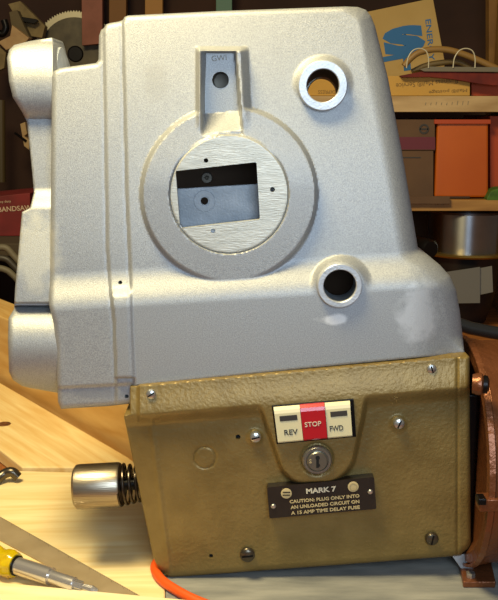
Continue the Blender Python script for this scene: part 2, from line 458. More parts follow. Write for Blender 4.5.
# rubbed pale patches on the paint (below the lower boss, and on the right shoulder), plus grey tints and painted warm light
def patch(m, spots):
    nt = m.node_tree; N = nt.nodes; L = nt.links; b = N['Principled BSDF']
    src = b.inputs['Base Color'].links[0].from_socket
    tc = N.new('ShaderNodeTexCoord'); nz = N.new('ShaderNodeTexNoise'); nz.inputs['Scale'].default_value = 90; nz.inputs['Detail'].default_value = 6
    L.new(tc.outputs['Object'], nz.inputs['Vector'])
    for (px, py, rx, ry, col, st) in spots:
        c = W(px, py, 0.008) - HS.location; k = S(px, py, DF)
        sb = N.new('ShaderNodeVectorMath'); sb.operation = 'SUBTRACT'; sb.inputs[1].default_value = c; L.new(tc.outputs['Object'], sb.inputs[0])
        ml = N.new('ShaderNodeVectorMath'); ml.operation = 'MULTIPLY'; ml.inputs[1].default_value = (1 / (rx * k), 12, 1 / (ry * k)); L.new(sb.outputs[0], ml.inputs[0])
        ln = N.new('ShaderNodeVectorMath'); ln.operation = 'LENGTH'; L.new(ml.outputs[0], ln.inputs[0])
        ad = N.new('ShaderNodeMath'); ad.operation = 'MULTIPLY_ADD'; ad.inputs[1].default_value = 1.6; L.new(nz.outputs['Fac'], ad.inputs[0]); L.new(ln.outputs['Value'], ad.inputs[2])
        mr = N.new('ShaderNodeMapRange'); mr.inputs[1].default_value = 1.95; mr.inputs[2].default_value = 1.45; mr.inputs[3].default_value = 0; mr.inputs[4].default_value = st
        L.new(ad.outputs[0], mr.inputs[0])
        mx_ = N.new('ShaderNodeMix'); mx_.data_type = 'RGBA'; mx_.inputs[7].default_value = srgb(col)
        L.new(mr.outputs[0], mx_.inputs[0]); L.new(src, mx_.inputs[6]); src = mx_.outputs[2]
    L.new(src, b.inputs['Base Color'])
patch(M_cast, [(334, 318, 17, 5.5, (232, 230, 226), 0.8), (418, 312, 21, 30, (206, 207, 208), 0.7), (152, 78, 12, 26, (150, 150, 148), 0.5),  # rubbed patches first; the third spot tints the upper left greyer
               (95, 394, 34, 6, (142, 146, 152), 0.7), (30, 255, 26, 40, (204, 200, 184), 0.6)])  # greyer left foot, then warm overhead light painted cream on the bracket panel
# machined disc with the rectangular window
def disc_plate(name, cx, cy, r, rect, w0, th, m, parent, holes):
    V = []; Fc = []
    n = 96
    def hd(x, y): return np.full(np.shape(x), w0)
    return relief(name, circ(cx, cy, r, 96), hd, [rect] + holes, 1.0, th, m, parent, hole_depth=th, edge_r=1.2)
disc_plate('dial_seat', 229, 194, 59, RECT, 0.0050, 0.006, M_seat, CAST,
           [circ(206, 160.5, 2.4, 14), circ(272.5, 189.5, 2.6, 14), circ(213, 231, 2.4, 14)])
MB().lathe(W(213, 231, 0.0022), (0, -1, 0), [(0, 0), (0, 0.0024)], 16).build('plugged_hole', M_inner, CAST)
# inner web seen through the window, with its tapped hole
def flat(name, outline, wv, th, m, parent, holes=[], cell=2.5, label=None):
    return relief(name, outline, lambda x, y: np.full(np.shape(x), wv), holes, cell, th, m, parent, hole_depth=th, edge_r=0.5, label=label)
flat('inner_web', [(150, 190.5), (275, 183), (275, 262), (150, 262)], -0.022, 0.005, M_inner, CAST, [circ(204.5, 201, 4.0, 18)], 1.5)
MB().lathe(W(204.5, 201, -0.0218), (0, -1, 0), [(0, 0.0045), (0.0012, 0.0045), (0.0012, 0.0088), (0, 0.009)], 28, True).build('web_boss', M_inner, CAST)
MB().lathe(W(207, 177.5, -0.085), (0, -1, 0), [(0, 0), (0.004, 0.002), (0.004, 0.0045), (0, 0.005)], 20).build('bolt', M_bore, CAST)
# back wall of the casting, in an even brown, with the far bore
flat('rear_wall', [(112, 40), (360, 30), (405, 250), (430, 340), (130, 360), (70, 380), (70, 95), (112, 90)], -0.150, 0.008, mat('brown_metal', (98, 74, 52), rough=0.7), CAST,
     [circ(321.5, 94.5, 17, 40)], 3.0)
MB().lathe(P(321.5, 94.5, DF + 0.150), (0, -1, 0), [(-0.01, 0.0148), (0.022, 0.0148), (0.024, 0.0156), (0.024, 0.0185), (0, 0.0185)], 48, True).build('rear_collar', M_seat, CAST)

def bore(px, py, r, w0, qx, qy, qr, dep, m):
    a = W(px, py, w0); b_ = P(qx, qy, DF + dep); n = 48; V = []; Fc = []
    for t in (0.0, 0.5, 1.0):
        c = a.lerp(b_, t); rr = (r * S(px, py, a.y)) * (1 - t) + (qr * S(qx, qy, b_.y)) * t
        for k in range(n): V.append(c + Vector((math.cos(2 * math.pi * k / n) * rr, 0, math.sin(2 * math.pi * k / n) * rr)))
    for i in range(2):
        for k in range(n): Fc.append((i * n + k, (i + 1) * n + k, (i + 1) * n + (k + 1) % n, i * n + (k + 1) % n))
    return link('bore', V, Fc, m, CAST, True, 60)
def boss(px, py, r_out, r_in, wf, wb_, name):
    k = S(px, py, DF - wf); c = W(px, py, wf)
    L = wf - wb_
    MB().lathe(c, (0, 1, 0), [(0.004, r_in * k), (0.0006, r_in * k), (0.0, r_in * k + 0.0006), (0.0, r_out * k - 0.0007), (0.0007, r_out * k), (L, r_out * k + 0.0015)], 64).build(name, M_ring, CAST, sharp=28)
boss(323, 85.5, 24.6, 16.2, -0.0095, -0.030, 'boss_ring')
boss(340, 286, 22.4, 16.4, 0.0175, -0.012, 'boss_ring')
MB().lathe(W(220.5, 80, -0.0227), (0, 1, 0), [(0, 8.2 * S(220, 80, DF)), (0.03, 8.0 * S(220, 80, DF)), (0.03, 0)], 32).build('bore', M_bore, CAST)
bore(323, 85.5, 16.3, -0.0135, 321.5, 94.5, 15.6, 0.150, M_bore)
bore(340, 286, 16.5, 0.0135, 338, 280, 15.5, 0.05, M_inner)
# stamped mark over the slot bore
text('stamped_mark', 'GWI', 219, 58, 5.5, DF + 0.0227, M_bore, CAST, rot=math.radians(5), ext=0.0003)
# pin hole ends
for (x, y, wv) in ((120.3, 282.5, -0.005), (126.5, 396.5, 0.000)):
    MB().lathe(W(x, y, wv), (0, 1, 0), [(0.0, 0), (0.0, 0.003)], 12).build('pin_hole', M_hole, CAST)

# left end bracket with its two round bosses, set back behind the body
OB = [(7, 58), (9, 50), (14, 45), (30, 41), (52, 37.5), (53.5, 40), (54, 90), (70, 95), (70, 395), (30, 388), (22, 386), (13, 380), (9, 372), (8, 340), (8.5, 318), (14, 309), (15, 290),
      (22, 212), (30, 208), (34, 192), (31, 160), (27, 122), (22, 112), (13, 98), (9, 82)]
def h_br(x, y):
    wv = np.full(np.shape(x), -0.028)
    a = np.clip((y - 80) / 41, -1, 1); wv = np.where(np.abs(y - 80) < 41, np.maximum(wv, -0.036 + 0.026 * np.sqrt(1 - a * a)), wv)
    # sloping facet and panel
    wv = wv + 0.012 * sstep(187, 211, y) + 0.010 * np.clip((y - 211) / 92, 0, 1)
    wv = wv - 0.004 * sstep(302, 304, y) 
    b = np.clip((y - 350) / 46, -1, 1)
    cyl = -0.034 + 0.040 * np.sqrt(1 - b * b)
    wv = np.where(y > 306, np.maximum(cyl, -0.03), wv)
    return wv - 0.95 * lean(y)
relief('end_bracket', OB, h_br, [], 1.2, 0.06, M_cast, HS, edge_r=lambda x, y: 1.6 + 3.4 * ((y < 118) | (y > 306)) * (x < 40), backw=-0.10)
# dark inner sleeve beside the upper boss
MB().lathe(P(52, 78, DF + 0.075), (1, 0, 0), [(0, 0), (0, 0.027), (0.010, 0.026), (0.014, 0.016), (0.014, 0)], 40).build('quill_sleeve', M_inner, HS)

# ---------------------------------------------------------------- gold cover
OG = round_poly([(130, 386.5), (466, 356), (469.5, 356.5), (471, 549), (462, 555.5), (169, 577.5), (160, 571), (153.5, 558), (137.5, 482), (124, 417), (124, 415), (130, 414)],
                [1, 1, 1, 6, 5, 5, 4, 4, 1, 1, 1, 2])
BOSS = round_poly([(252, 380), (268, 425), (283, 470), (296, 482), (335, 480.5), (351, 466), (361, 420), (368, 380)], [0, 5, 12, 12, 12, 12, 5, 0])
def h_gold(x, y):
    yr = 416 - (x - 150) * 0.083                          # ridge under the top flange
    wv = GW - 0.0045 + 0.0065 * sstep(-36, 2, y - yr)       # flange leans back
    lowr = sstep(-3, 10, y - yr)
    d, _, _ = seg_near(x, y, BOSS)
    bm_ = sstep(-4.5, 1.0, d)
    recess = 0.0100 * lowr * (1 - bm_)
    wv = wv - recess
    wv = wv - 0.0015 * sstep(430, 575, y)                  # the face turns slightly downward
    # rolled left edge, right crease
    xe = np.interp(y, [413, 575], [150, 170])
    wv = wv - 0.0022 * (1 - sstep(-26, 2, x - xe)) * sstep(-3, 6, y - yr)
    wv = wv - 0.0012 * np.exp(-((x - 457.5) / 1.2) ** 2)
    wv = wv + 0.001 * np.exp(-((x - xe) / 2.5) ** 2) * lowr
    # step where the cover passes the casting lip at top left
    wv = wv - 0.004 * (1 - sstep(137, 140, x)) * (1 - lowr)
    for (bx, by, br, s) in ((255, 437, 9, 0.003), (398, 423.5, 9, 0.003)):
        rr = np.hypot(x - bx, y - by); wv = wv + s * (1 - sstep(br - 5, br + 1, rr))
    # knock-out disc: a shallow ring groove
    rr = np.hypot(x - 205, y - 457.5); wv = wv - 0.0011 * np.exp(-((rr - 10.7) / 0.9) ** 2)
    rr = np.hypot(x - 317, y - 459); wv = wv - 0.0015 * np.exp(-((rr - 15.5) / 1.5) ** 2)
    return wv
GOLD = relief('control_cover', OG, h_gold, [circ(238, 437, 2.6, 14), circ(211, 556, 2.2, 14)], 1.15, 0.15, M_gold, HS,
              hole_depth=0.006, edge_r=lambda x, y: 1.4 + 4.5 * sstep(560, 572, y + (x - 150) * 0.066) + 3 * sstep(455, 466, x), backw=-0.15, label='gold hammered paint cover')
for (x, y) in ((238, 437), (211, 556)):
    MB().lathe(W(x, y, GW - 0.012), (0, 1, 0), [(0.0, 0), (0.0, 0.004)], 12).build('punched_hole', M_hole, GOLD)

def screw(px, py, r, wv, m, parent, slot=True, hexh=False, rot=0.6):
    k = S(px, py, DF - wv); R = r * k; c = W(px, py, wv)
    b = MB().lathe(c, (0, -1, 0), [(-0.002, R), (0.0006, R), (0.0018, R * 0.86), (0.0026, R * 0.5), (0.0028, 0)], 28)
    o = b.build('screw', m, parent)
    d = Vector((math.cos(rot), 0, math.sin(rot))); n_ = Vector((-d.z, 0, d.x)); a = c + Vector((0, -0.0023, 0))
    MB().prism([a - d * R * .75 - n_ * R * .13, a + d * R * .75 - n_ * R * .13, a + d * R * .75 + n_ * R * .13, a - d * R * .75 + n_ * R * .13], (0, -0.0007, 0)).build('screw_slot', M_dark, o)
    return o
gwl = GW - 0.0065
screw(151, 394, 5, GW - 0.0015, M_screw, HS)
screw(431.5, 368.5, 5, GW - 0.0030, M_screw, HS, rot=1.9)
screw(255.5, 437, 5.6, gwl + 0.003, M_screw, HS, rot=0.3)
screw(399, 423.5, 5.6, gwl + 0.003, M_screw, HS, rot=1.2)
screw(247.5, 555, 7.4, gwl + 0.001, M_dscrew, HS, rot=0.1)
screw(432, 539, 6.6, gwl + 0.001, M_dscrew, HS, rot=1.4)

# ---------------------------------------------------------------- switch
def frame_quad(c0, c1, c2, c3):
    def q(u, v):
        a = Vector(c0).lerp(Vector(c1), u); b = Vector(c3).lerp(Vector(c2), u); r = a.lerp(b, v); return (r.x, r.y)
    return q
SQ = frame_quad((273.5, 407), (351, 400.5), (353.5, 436), (278, 443))
def qprism(b, us, wv, th, q=SQ, bevel=0.0003):
    (u0, v0, u1, v1) = us
    pts = [q(u0, v0), q(u1, v0), q(u1, v1), q(u0, v1)]
    return b.prism([W(x, y, wv) for x, y in pts], (0, th, 0), bevel)
SW = qprism(MB(), (-0.02, -0.03, 1.035, 1.03), GW + 0.004, 0.006).build('power_switch', M_dark, HS, smooth=False, label='three button switch with a black housing')
for nm, u0, u1, m in (('reverse_button', 0.0, 0.335, M_cream), ('stop_button', 0.34, 0.655, M_red), ('forward_button', 0.66, 0.985, M_cream)):
    b = MB()
    # tapered key: upper third slopes back
    wt = GW + (0.0075 if nm != 'stop_button' else 0.0090)
    prof = [(0.0, wt - 0.0035), (0.10, wt - 0.0008), (0.2, wt), (0.97, wt), (1.0, wt - 0.0012)]
    V = []; Fc = []
    for v, wv in prof:
        for u in (u0, u1): x, y = SQ(u, v); V.append(W(x, y, wv))
    for u in (u0, u1): pass
    n0 = len(V)
    for v, wv in prof:
        for u in (u0, u1): x, y = SQ(u, v); p = W(x, y, wv); p.y = DF - GW - 0.003; V.append(p)
    for i in range(len(prof) - 1):
        a = 2 * i; Fc.append((a, a + 2, a + 3, a + 1)); Fc.append((a, a + n0, a + 2 + n0, a + 2)); Fc.append((a + 1, a + 3, a + 3 + n0, a + 1 + n0))
    Fc.append((0, 1, 1 + n0, n0)); e = 2 * (len(prof) - 1); Fc.append((e, e + n0, e + 1 + n0, e + 1))
    link(nm, V, Fc, m, SW, label={'M': ''}.get('x') or ('red stop button' if nm == 'stop_button' else 'cream plastic button'))
for u0, u1, in ((0.06, 0.29), (0.72, 0.94)):
    qprism(MB(), (u0, 0.27, u1, 0.42), GW + 0.0079, 0.0008).build('indicator_window', M_ink, SW, smooth=False)
YS = DF - (GW + 0.0079)
rt = math.radians(5.5)
text('lettering', 'REV', 291.0, 432.2, 5.6, YS, M_ink, SW, rot=rt, wpx=13.5, bold=0.012)
text('lettering', 'FWD', 336.5, 428.3, 5.6, YS, M_ink, SW, rot=rt, wpx=13.5, bold=0.012)
text('lettering', 'STOP', 313.0, 424.2, 5.0, YS - 0.0015, M_white, SW, rot=rt, wpx=16.5, bold=0.004)

# ---------------------------------------------------------------- key lock
kc = W(317, 459, GW + 0.002); ks = S(317, 459, DF - GW)
LK = MB().lathe(kc, (0, -1, 0), [(0, 0), (0, 14.8 * ks), (0.003, 14.8 * ks), (0.0045, 13.4 * ks), (0.0045, 11.2 * ks), (0.0038, 10.6 * ks), (0.0038, 0)], 56).build('key_lock', mat('lock_nickel', (150, 148, 138), rough=0.3, metal=0.85), HS)
MB().lathe(kc + Vector((0, -0.0034, 0)), (0, -1, 0), [(0, 10.0 * ks), (0.0022, 10.0 * ks), (0.003, 9.2 * ks), (0.003, 0)], 40).build('lock_cylinder', mat('lock_core', (128, 124, 112), rough=0.35, metal=0.8), LK)
c2 = kc + Vector((0, -0.0066, 0))
b = MB()
b.box(c2 + Vector((-0.0011, -0.0002, -0.0052)), c2 + Vector((0.0011, 0.0004, 0.0030)))
b.lathe(c2 + Vector((0, 0.0002, 0.0036)), (0, -1, 0), [(0, 0.0019), (0.0003, 0.0019), (0.0003, 0)], 16)
b.lathe(c2 + Vector((0.0006, 0.0002, -0.0030)), (0, -1, 0), [(0, 0.0016), (0.0003, 0.0016), (0.0003, 0)], 16)
b.build('keyhole', M_hole, LK)
text('lettering', 'S', 310.5, 461.5, 4.0, DF - GW - 0.009, M_creamletter, LK)

# ---------------------------------------------------------------- name plate
NQ = frame_quad((267, 487.5), (374, 477), (376.5, 509), (269.5, 518.5))
np_w = GW + 0.001
pts = round_poly([NQ(0, 0), NQ(1, 0), NQ(1, 1), NQ(0, 1)], 1.6, 3)
NP = MB().prism([W(x, y, np_w) for x, y in pts], (0, 0.0085, 0)).build('name_plate', M_black, HS, smooth=False)
YN = DF - np_w - 0.0003
rn = math.radians(5.4)
def nt(s, u, v, hpx, wpx, m=M_creamletter, bold=0.028):
    x, y = NQ(u, v); text('lettering', s, x, y, hpx, YN, m, NP, rot=rn, wpx=wpx, bold=bold, ext=0.0003)
nt('MARK 7', 0.50, 0.25, 5.6, 30, M_white, 0.035)
nt('CAUTION: PLUG ONLY INTO', 0.525, 0.535, 3.6, 70)
nt('AN UNLOADED CIRCUIT ON', 0.525, 0.715, 3.6, 69)
nt('A 15 AMP TIME DELAY FUSE', 0.525, 0.895, 3.6, 69)
for u, kind in ((0.175, 0), (0.80, 1)):
    x, y = NQ(u, 0.25 if kind == 0 else 0.24); c = P(x, y, YN)
    MB().lathe(c, (0, -1, 0), [(-0.0004, 0), (-0.0004, 0.0046), (0.0002, 0.0046), (0.0003, 0.0043), (0.0003, 0)], 32).build('emblem', M_creamletter, NP)
    if kind == 0:
        k = S(x, y, YN)
        for dz in (-0.0014, 0.0012):
            a = c + Vector((0, -0.0005, dz))
            MB().prism([a + Vector((-.0032, 0, -.0005)), a + Vector((.0032, 0, -.0005)), a + Vector((.0032, 0, .0005)), a + Vector((-.0032, 0, .0005))], (0, 0.0003, 0)).build('emblem_bar', M_black, NP, smooth=False)
    else:
        MB().lathe(c + Vector((0, -0.0004, 0)), (0, -1, 0), [(0, 0.0028), (0.0002, 0.0028), (0.0002, 0.0033), (0, 0.0033)], 28, True).build('emblem_ring', mat('emblem_tan', (168, 146, 100), rough=0.5), NP)
for u, v in ((0.045, 0.62), (0.955, 0.45)):
    x, y = NQ(u, v)
    MB().lathe(P(x, y, YN), (0, -1, 0), [(-0.001, 0.0022), (0.0004, 0.0022), (0.0012, 0.0014), (0.0014, 0)], 20).build('rivet', M_screw, NP)

# ---------------------------------------------------------------- spring loaded knob at the left
YK = DF + 0.012
ka = P(74.5, 487, YK); kb = P(121, 484.5, YK); ax = (kb - ka); kl = ax.length; ax.normalize(); kk = S(95, 485, YK)
KN = MB().lathe(ka, ax, [(0.0006, 0), (0.0006, 19.5 * kk), (0.0025, 22 * kk), (0.005, 22.4 * kk), (kl - 0.002, 22.4 * kk), (kl, 21.4 * kk), (kl, 8 * kk), (kl - 0.004, 7.5 * kk)], 64).build('steel_knob', M_steel, HS)
MB().tube([kb - ax * 0.01, kb + ax * 0.045], 6 * kk, 20).build('spindle', M_dark, HS)
hel = []
e1 = ax.cross(Vector((0, 0, 1))).normalized(); e2 = ax.cross(e1)
for i in range(0, 121):
    t = i / 120; a = t * 2 * math.pi * 3.6
    hel.append(kb + ax * (-0.001 + 0.020 * t) + (e1 * math.cos(a) + e2 * math.sin(a)) * ((20.5 - 4.0 * t) * kk))
MB().tube(hel, 0.0015, 10).build('coil_spring', mat('spring_steel', (70, 62, 54), rough=0.25, metal=0.9), HS)

# ---------------------------------------------------------------- motor
mr = 0.100; my = DF + 0.028
mx = P(476, 470, my - 0.1).x + 0.012
mc = Vector((mx, my, mr * 1.06))
MO = MB().lathe(mc, (1, 0, 0), [(0.006, 0), (0.006, mr * 0.80), (0.0, mr * 0.90), (0.001, mr * 0.985), (0.005, mr * 1.01), (0.012, mr), (0.018, mr * 0.985), (0.16, mr * 0.985), (0.17, mr * 1.0), (0.185, mr * 0.93), (0.20, mr * 0.6), (0.20, 0)], 96).build('motor', M_copper, HS, label='copper painted round motor')
def mpt(ang, r, dx): return mc + Vector((dx, -math.cos(ang) * r, math.sin(ang) * r))
# seam line around the barrel, strap and foot
MB().lathe(mc, (1, 0, 0), [(-0.001, mr * 1.0), (-0.001, mr * 1.022), (0.0035, mr * 1.03), (0.0035, mr * 1.0)], 96, True).build('end_ring', M_copper, MO)
a0 = math.radians(-5)
strap = []
b = MB()
for k in range(2):
    aa = math.radians((-4, -10)[k])
c = mpt(math.radians(-3), mr * 1.0, 0.0)
b = MB().box(c + Vector((-0.009, -0.006, -0.006)), c + Vector((0.07, 0.008, 0.0045)), 0.001)
b.build('strap', M_copper, MO, smooth=False)
MB().box(c + Vector((-0.0105, -0.0072, 0.000)), c + Vector((-0.004, 0.004, 0.0056)), 0.001).build('strap_bolt', M_dark, MO, smooth=False)
bc = P(477.5, 384, my - 0.085)
MB().lathe(bc, Vector((1, -0.25, 0)), [(-0.004, 0), (-0.004, 0.0075), (0.000, 0.0088), (0.003, 0.0088), (0.005, 0.006), (0.005, 0)], 28).build('end_bolt', M_copper, MO)
MB().lathe(bc + Vector((0.0045, -0.001, 0)), Vector((1, -0.25, 0)), [(0, 0.0075), (0.003, 0.007), (0.0045, 0.004), (0.0045, 0)], 24).build('cap_nut', M_dark, MO)
fc = G(470, 588, 0.0)
b = MB().prism([fc + Vector((-0.006, 0.0, 0)), fc + Vector((0.022, 0.0, 0)), fc + Vector((0.03, 0.05, 0)), fc + Vector((0.0, 0.05, 0))], (0, 0, 0.006), 0.001)
b.build('foot', M_copper, MO, smooth=False)
MB().tube([fc + Vector((0.002, 0.008, 0.0062)), fc + Vector((0.002, 0.008, 0.0105))], 0.004, 6).build('foot_bolt', M_screw, MO, smooth=False)
# mounting plate between cover and motor
MB().box((W(468, 400, 0).x - 0.002, DF - 0.010, 0.022), (mx + 0.004, DF + 0.10, 0.17), 0.002).build('mounting_plate', M_dark, HS, smooth=False)
# grey bracket under the right corner
b = MB().prism([P(452, 556, DF - 0.004), P(478, 552, DF - 0.004), P(472, 573, DF - 0.004), P(464, 573, DF - 0.004)], (0, 0.02, 0), 0.0008)
b.build('support_bracket', M_inner, HS, smooth=False)

# ================================================================= ON THE BENCH
# orange power cord
cz = 0.0045
pts = [G(250, 545, cz), G(190, 548, cz), G(165, 556, cz), G(155, 566, cz), G(160, 578, cz), G(176, 590, cz), G(200, 602, cz), G(240, 616, cz)]
tag(MB().tube(spline(pts, 10), 0.0042, 14).build('power_cord', M_cord), 'orange power cord curving out from under the gold cover', 'cord')

# steel rule, lying slanted under the screwdriver
rl = [G(-30, 499.5, 0.0014), G(147, 599.5, 0.0014), G(117, 602, 0.0014), G(-30, 524, 0.0014)]
RU = MB().prism(rl, (0, 0, -0.0011)).build('steel_rule', mat('rule_steel', (158, 138, 106), (172, 152, 120), rough=0.42, metal=0.25, vscale=30), smooth=False)
tag(RU, 'worn steel rule lying slanted across the pine board', 'ruler')
b = MB(); d = (rl[1] - rl[0]).normalized(); n_ = (rl[3] - rl[0]).normalized(); L = (rl[1] - rl[0]).length
for i in range(int(L / 0.0032)):
    p = rl[0] + d * (0.0032 * i) + Vector((0, 0, 0.0001)); ln = 0.006 if i % 5 == 0 else 0.003
    b.prism([p, p + d * 0.0004, p + d * 0.0004 + n_ * ln, p + n_ * ln], (0, 0, 0.0001))
b.build('graduations', M_ink, RU, smooth=False)

# screwdriver with a clear yellow handle
sz = 0.013
s0 = G(-62, 545, sz + 0.0015); s1 = G(16, 565.5, sz); s2 = G(51, 576.5, sz - 0.001); s3 = G(74, 584, sz - 0.003); s4 = G(98, 591, 0.0065)
D1 = (s1 - s0).normalized()
SD = empty('screwdriver', (s1.x, s1.y, 0)); tag(SD, 'screwdriver with a clear yellow handle at the lower left', 'screwdriver')
M_hand = mat('clear_yellow_plastic', (232, 204, 20), (214, 176, 6), rough=0.18, coat=0.6, trans=0.35, vscale=120)
def fluted(prof, c, axis, n=48, fl=8, dep=0.10):
    axis = axis.normalized(); e1 = axis.cross(Vector((0, 0, 1))).normalized(); e2 = axis.cross(e1); V = []; Fc = []
    for dd, r, q in prof:
        for k in range(n):
            a = 2 * math.pi * k / n; rr = r * (1 - dep * q * (0.5 + 0.5 * math.cos(fl * a)))
            V.append(c + axis * dd + (e1 * math.cos(a) + e2 * math.sin(a)) * rr)
    m = len(prof)
    for i in range(m - 1):
        for k in range(n): Fc.append((i * n + k, i * n + (k + 1) % n, (i + 1) * n + (k + 1) % n, (i + 1) * n + k))
    Fc.append(tuple(range(n))); Fc.append(tuple(range((m - 1) * n, m * n))[::-1])
    return V, Fc
V, Fc = fluted([(0, .009, 0), (.003, .0125, 0), (.008, .0135, .6), (.055, .0135, 1), (.058, .0125, 1), (.061, .0105, .3), (.066, .0125, .5), (.072, .0128, .8), (.0765, .0105, .2)], s1 - D1 * 0.0765, D1)
link('handle', V, Fc, M_hand, SD, True, 50)
MB().tube([s1 - D1 * 0.002, s1 + D1 * 0.002], 0.0088, 28).build('collar', M_dark, SD)
M_chr = mat('chrome', (205, 200, 196), rough=0.24, metal=0.8)
MB().tube([s1, s2], 0.0078, 32).build('shaft_sleeve', M_chr, SD)
MB().tube([s2 - D1 * 0.002, s2, s3, s3 + D1 * 0.001], [0.0056, 0.006, 0.006, 0.0054], 28).build('shaft', M_chr, SD)
MB().tube([s3, s3.lerp(s4, 0.35)], 0.0045, 6).build('bit_shank', M_chr, SD, smooth=False)
MB().tube([s3.lerp(s4, 0.3), s3.lerp(s4, 0.5), s3.lerp(s4, 0.75), s4], [0.0024, 0.003, 0.0034, 0.0016], 8).build('bit', M_chr, SD, smooth=False)

# ================================================================= BACKGROUND, RIGHT: shelves
YB = 1.72
def fbox(px0, py0, px1, py1, Y, dep, m, name, parent=None, bevel=0.001, label=None):
    p = [P(px0, py0, Y), P(px1, py0, Y), P(px1, py1, Y), P(px0, py1, Y)]
    return MB().prism(p, (0, dep, 0), bevel).build(name, m, parent, smooth=False, label=label)
def fpoly(pts, Y, dep, m, name, parent=None, bevel=0.001, label=None):
    return MB().prism([P(x, y, Y) for x, y in pts], (0, dep, 0), bevel).build(name, m, parent, smooth=False, label=label)
M_shelf = wood('shelf_wood', (196, 166, 118), (164, 132, 86), angle=0.0)
M_shelf2 = wood('shelf_wood_tan', (172, 128, 66), (138, 96, 44), angle=0.0)
M_post = mat('post_wood', (146, 104, 46), (128, 88, 38), rough=0.7, vscale=20)
SH = empty('storage_shelf', (P(420, 212, YB).x, YB + 0.15, P(420, 212, YB).z))
tag(SH, 'wooden storage shelves with two board shelves behind the machine on the right', 'shelf')
fbox(268, 96, 560, 112, YB, 0.36, M_shelf, 'shelf', SH, label='pale upper shelf board')
fbox(300, 200, 560, 211, YB, 0.36, M_shelf2, 'shelf', SH, label='tan lower shelf board')
MB().box((P(286, 100, YB).x, YB, -0.045), (P(538, 100, YB).x, YB + 0.36, -0.020), 0.001).build('shelf', M_bench, SH, smooth=False)
ZA = P(0, 96, YB).z; ZB = P(0, 200, YB).z
def seat(o, z):
    lo = min(v.co.z for v in o.data.vertices); dz = z + 0.0008 - (o.location.z + lo)
    for v in o.data.vertices:
        if v.co.z < lo + 0.008: v.co.z += dz
    return o
pz = P(540, 211, YB)
MB().box((P(540, 100, YB).x, YB + 0.02, floor_z), (P(560, 100, YB).x, YB + 0.34, 1.0), 0.002).build('upright', M_post, SH, smooth=False)
MB().box((P(270, 100, YB).x, YB + 0.02, floor_z), (P(284, 100, YB).x, YB + 0.34, P(0, 96, YB).z), 0.002).build('upright', M_post, SH, smooth=False)
# thin hanging post at far right, upper
tag(fbox(489, -40, 512, 210, YB + 0.37, 0.03, M_post, 'wooden_post'), 'tan wooden post standing at the right edge above the upper shelf', 'post')
# pencil marks on shelf edge
b = MB()
for i in range(9):
    x = 425 + i * 5.3; q = P(x, 105, YB - 0.0006); hh = random.uniform(.004, .008)
    b.prism([q, q + Vector((.0012, 0, 0)), q + Vector((.0022, 0, hh)), q + Vector((.001, 0, hh))], (0, 0.0004, 0))
b.build('pencil_marks', mat('pencil', (140, 124, 98), rough=0.8), SH, smooth=False)

M_card = mat('cardboard', (176, 146, 88), (186, 156, 98), rough=0.85, vscale=10)
M_card2 = mat('golden_cardboard', (186, 142, 64), (196, 152, 74), rough=0.8, vscale=10)
M_brown = mat('brown_carton', (86, 62, 44), (98, 72, 50), rough=0.85, vscale=12)
M_blue = mat('blue_print', (44, 104, 160), rough=0.7)
# mailing carton lying on the upper shelf (print upside down)
mb_ = fbox(286, 76, 470, 95.7, YB + 0.03, 0.16, M_card2, 'mailing_carton'); tag(mb_, 'long flat tan carton with upside down print on the upper shelf', 'carton')
M_print = mat('grey_print', (120, 92, 52), rough=0.8)
text('lettering', 'Business Mail® Service', 427, 83.5, 5.0, YB + 0.0295, M_print, mb_, rot=math.pi + 0.08, wpx=62)
text('lettering', 'Mail® postage', 448, 91, 4.4, YB + 0.0295, M_print, mb_, rot=math.pi + 0.06, wpx=38)
text('lettering', 'EXPRESS', 327, 92, 3.6, YB + 0.0295, M_print, mb_, rot=math.pi, wpx=18)
# tall carton with blue letters
yc = YB + 0.20
eb = fpoly([(352, 15), (433, -2), (444.5, 60), (446, 75.8), (352, 75.8)], yc, 0.12, M_card, 'energy_carton'); tag(eb, 'tan carton printed with big blue letters, leaning at the back of the upper shelf', 'carton')
text('lettering', 'ENERGY', 430, 40, 5.6, yc - 0.0006, M_blue, eb, rot=-math.pi / 2 + 0.14, wpx=40, bold=0.01)
text('lettering', 'S', 404, 40, 27, yc - 0.0006, M_blue, eb, rot=0.17, wpx=42, bold=0.085)
fpoly([(378, 58), (425, 49), (425.5, 54), (410, 57), (411, 70), (404, 71), (403, 58.5), (379, 63)], yc - 0.0008, 0.0004, M_blue, 'printed_bar', eb, 0)
# hose arching over the shelf
yh = YB + 0.10
hp = [P(404, 66, yh), P(409, 60, yh), P(418, 53, yh), P(432, 49.5, yh), P(448, 50, yh), P(464, 54.5, yh), P(480, 61, yh), P(500, 70, yh)]
tag(MB().tube(spline(hp, 8), 0.0062, 14).build('rubber_hose', mat('tan_rubber', (148, 112, 58), rough=0.5)), 'tan rubber hose arching over the upper shelf', 'hose')
hp = [P(412, 72, yh + .03), P(425, 66, yh + .03), P(440, 63, yh + .03), P(458, 62, yh + .03), P(470, 68, yh + .03)]
tag(MB().tube(spline(hp, 8), 0.0058, 12).build('rubber_hose', mat('olive_rubber', (112, 92, 54), rough=0.5)), 'shorter olive hose lying low behind the arched tan one', 'hose')
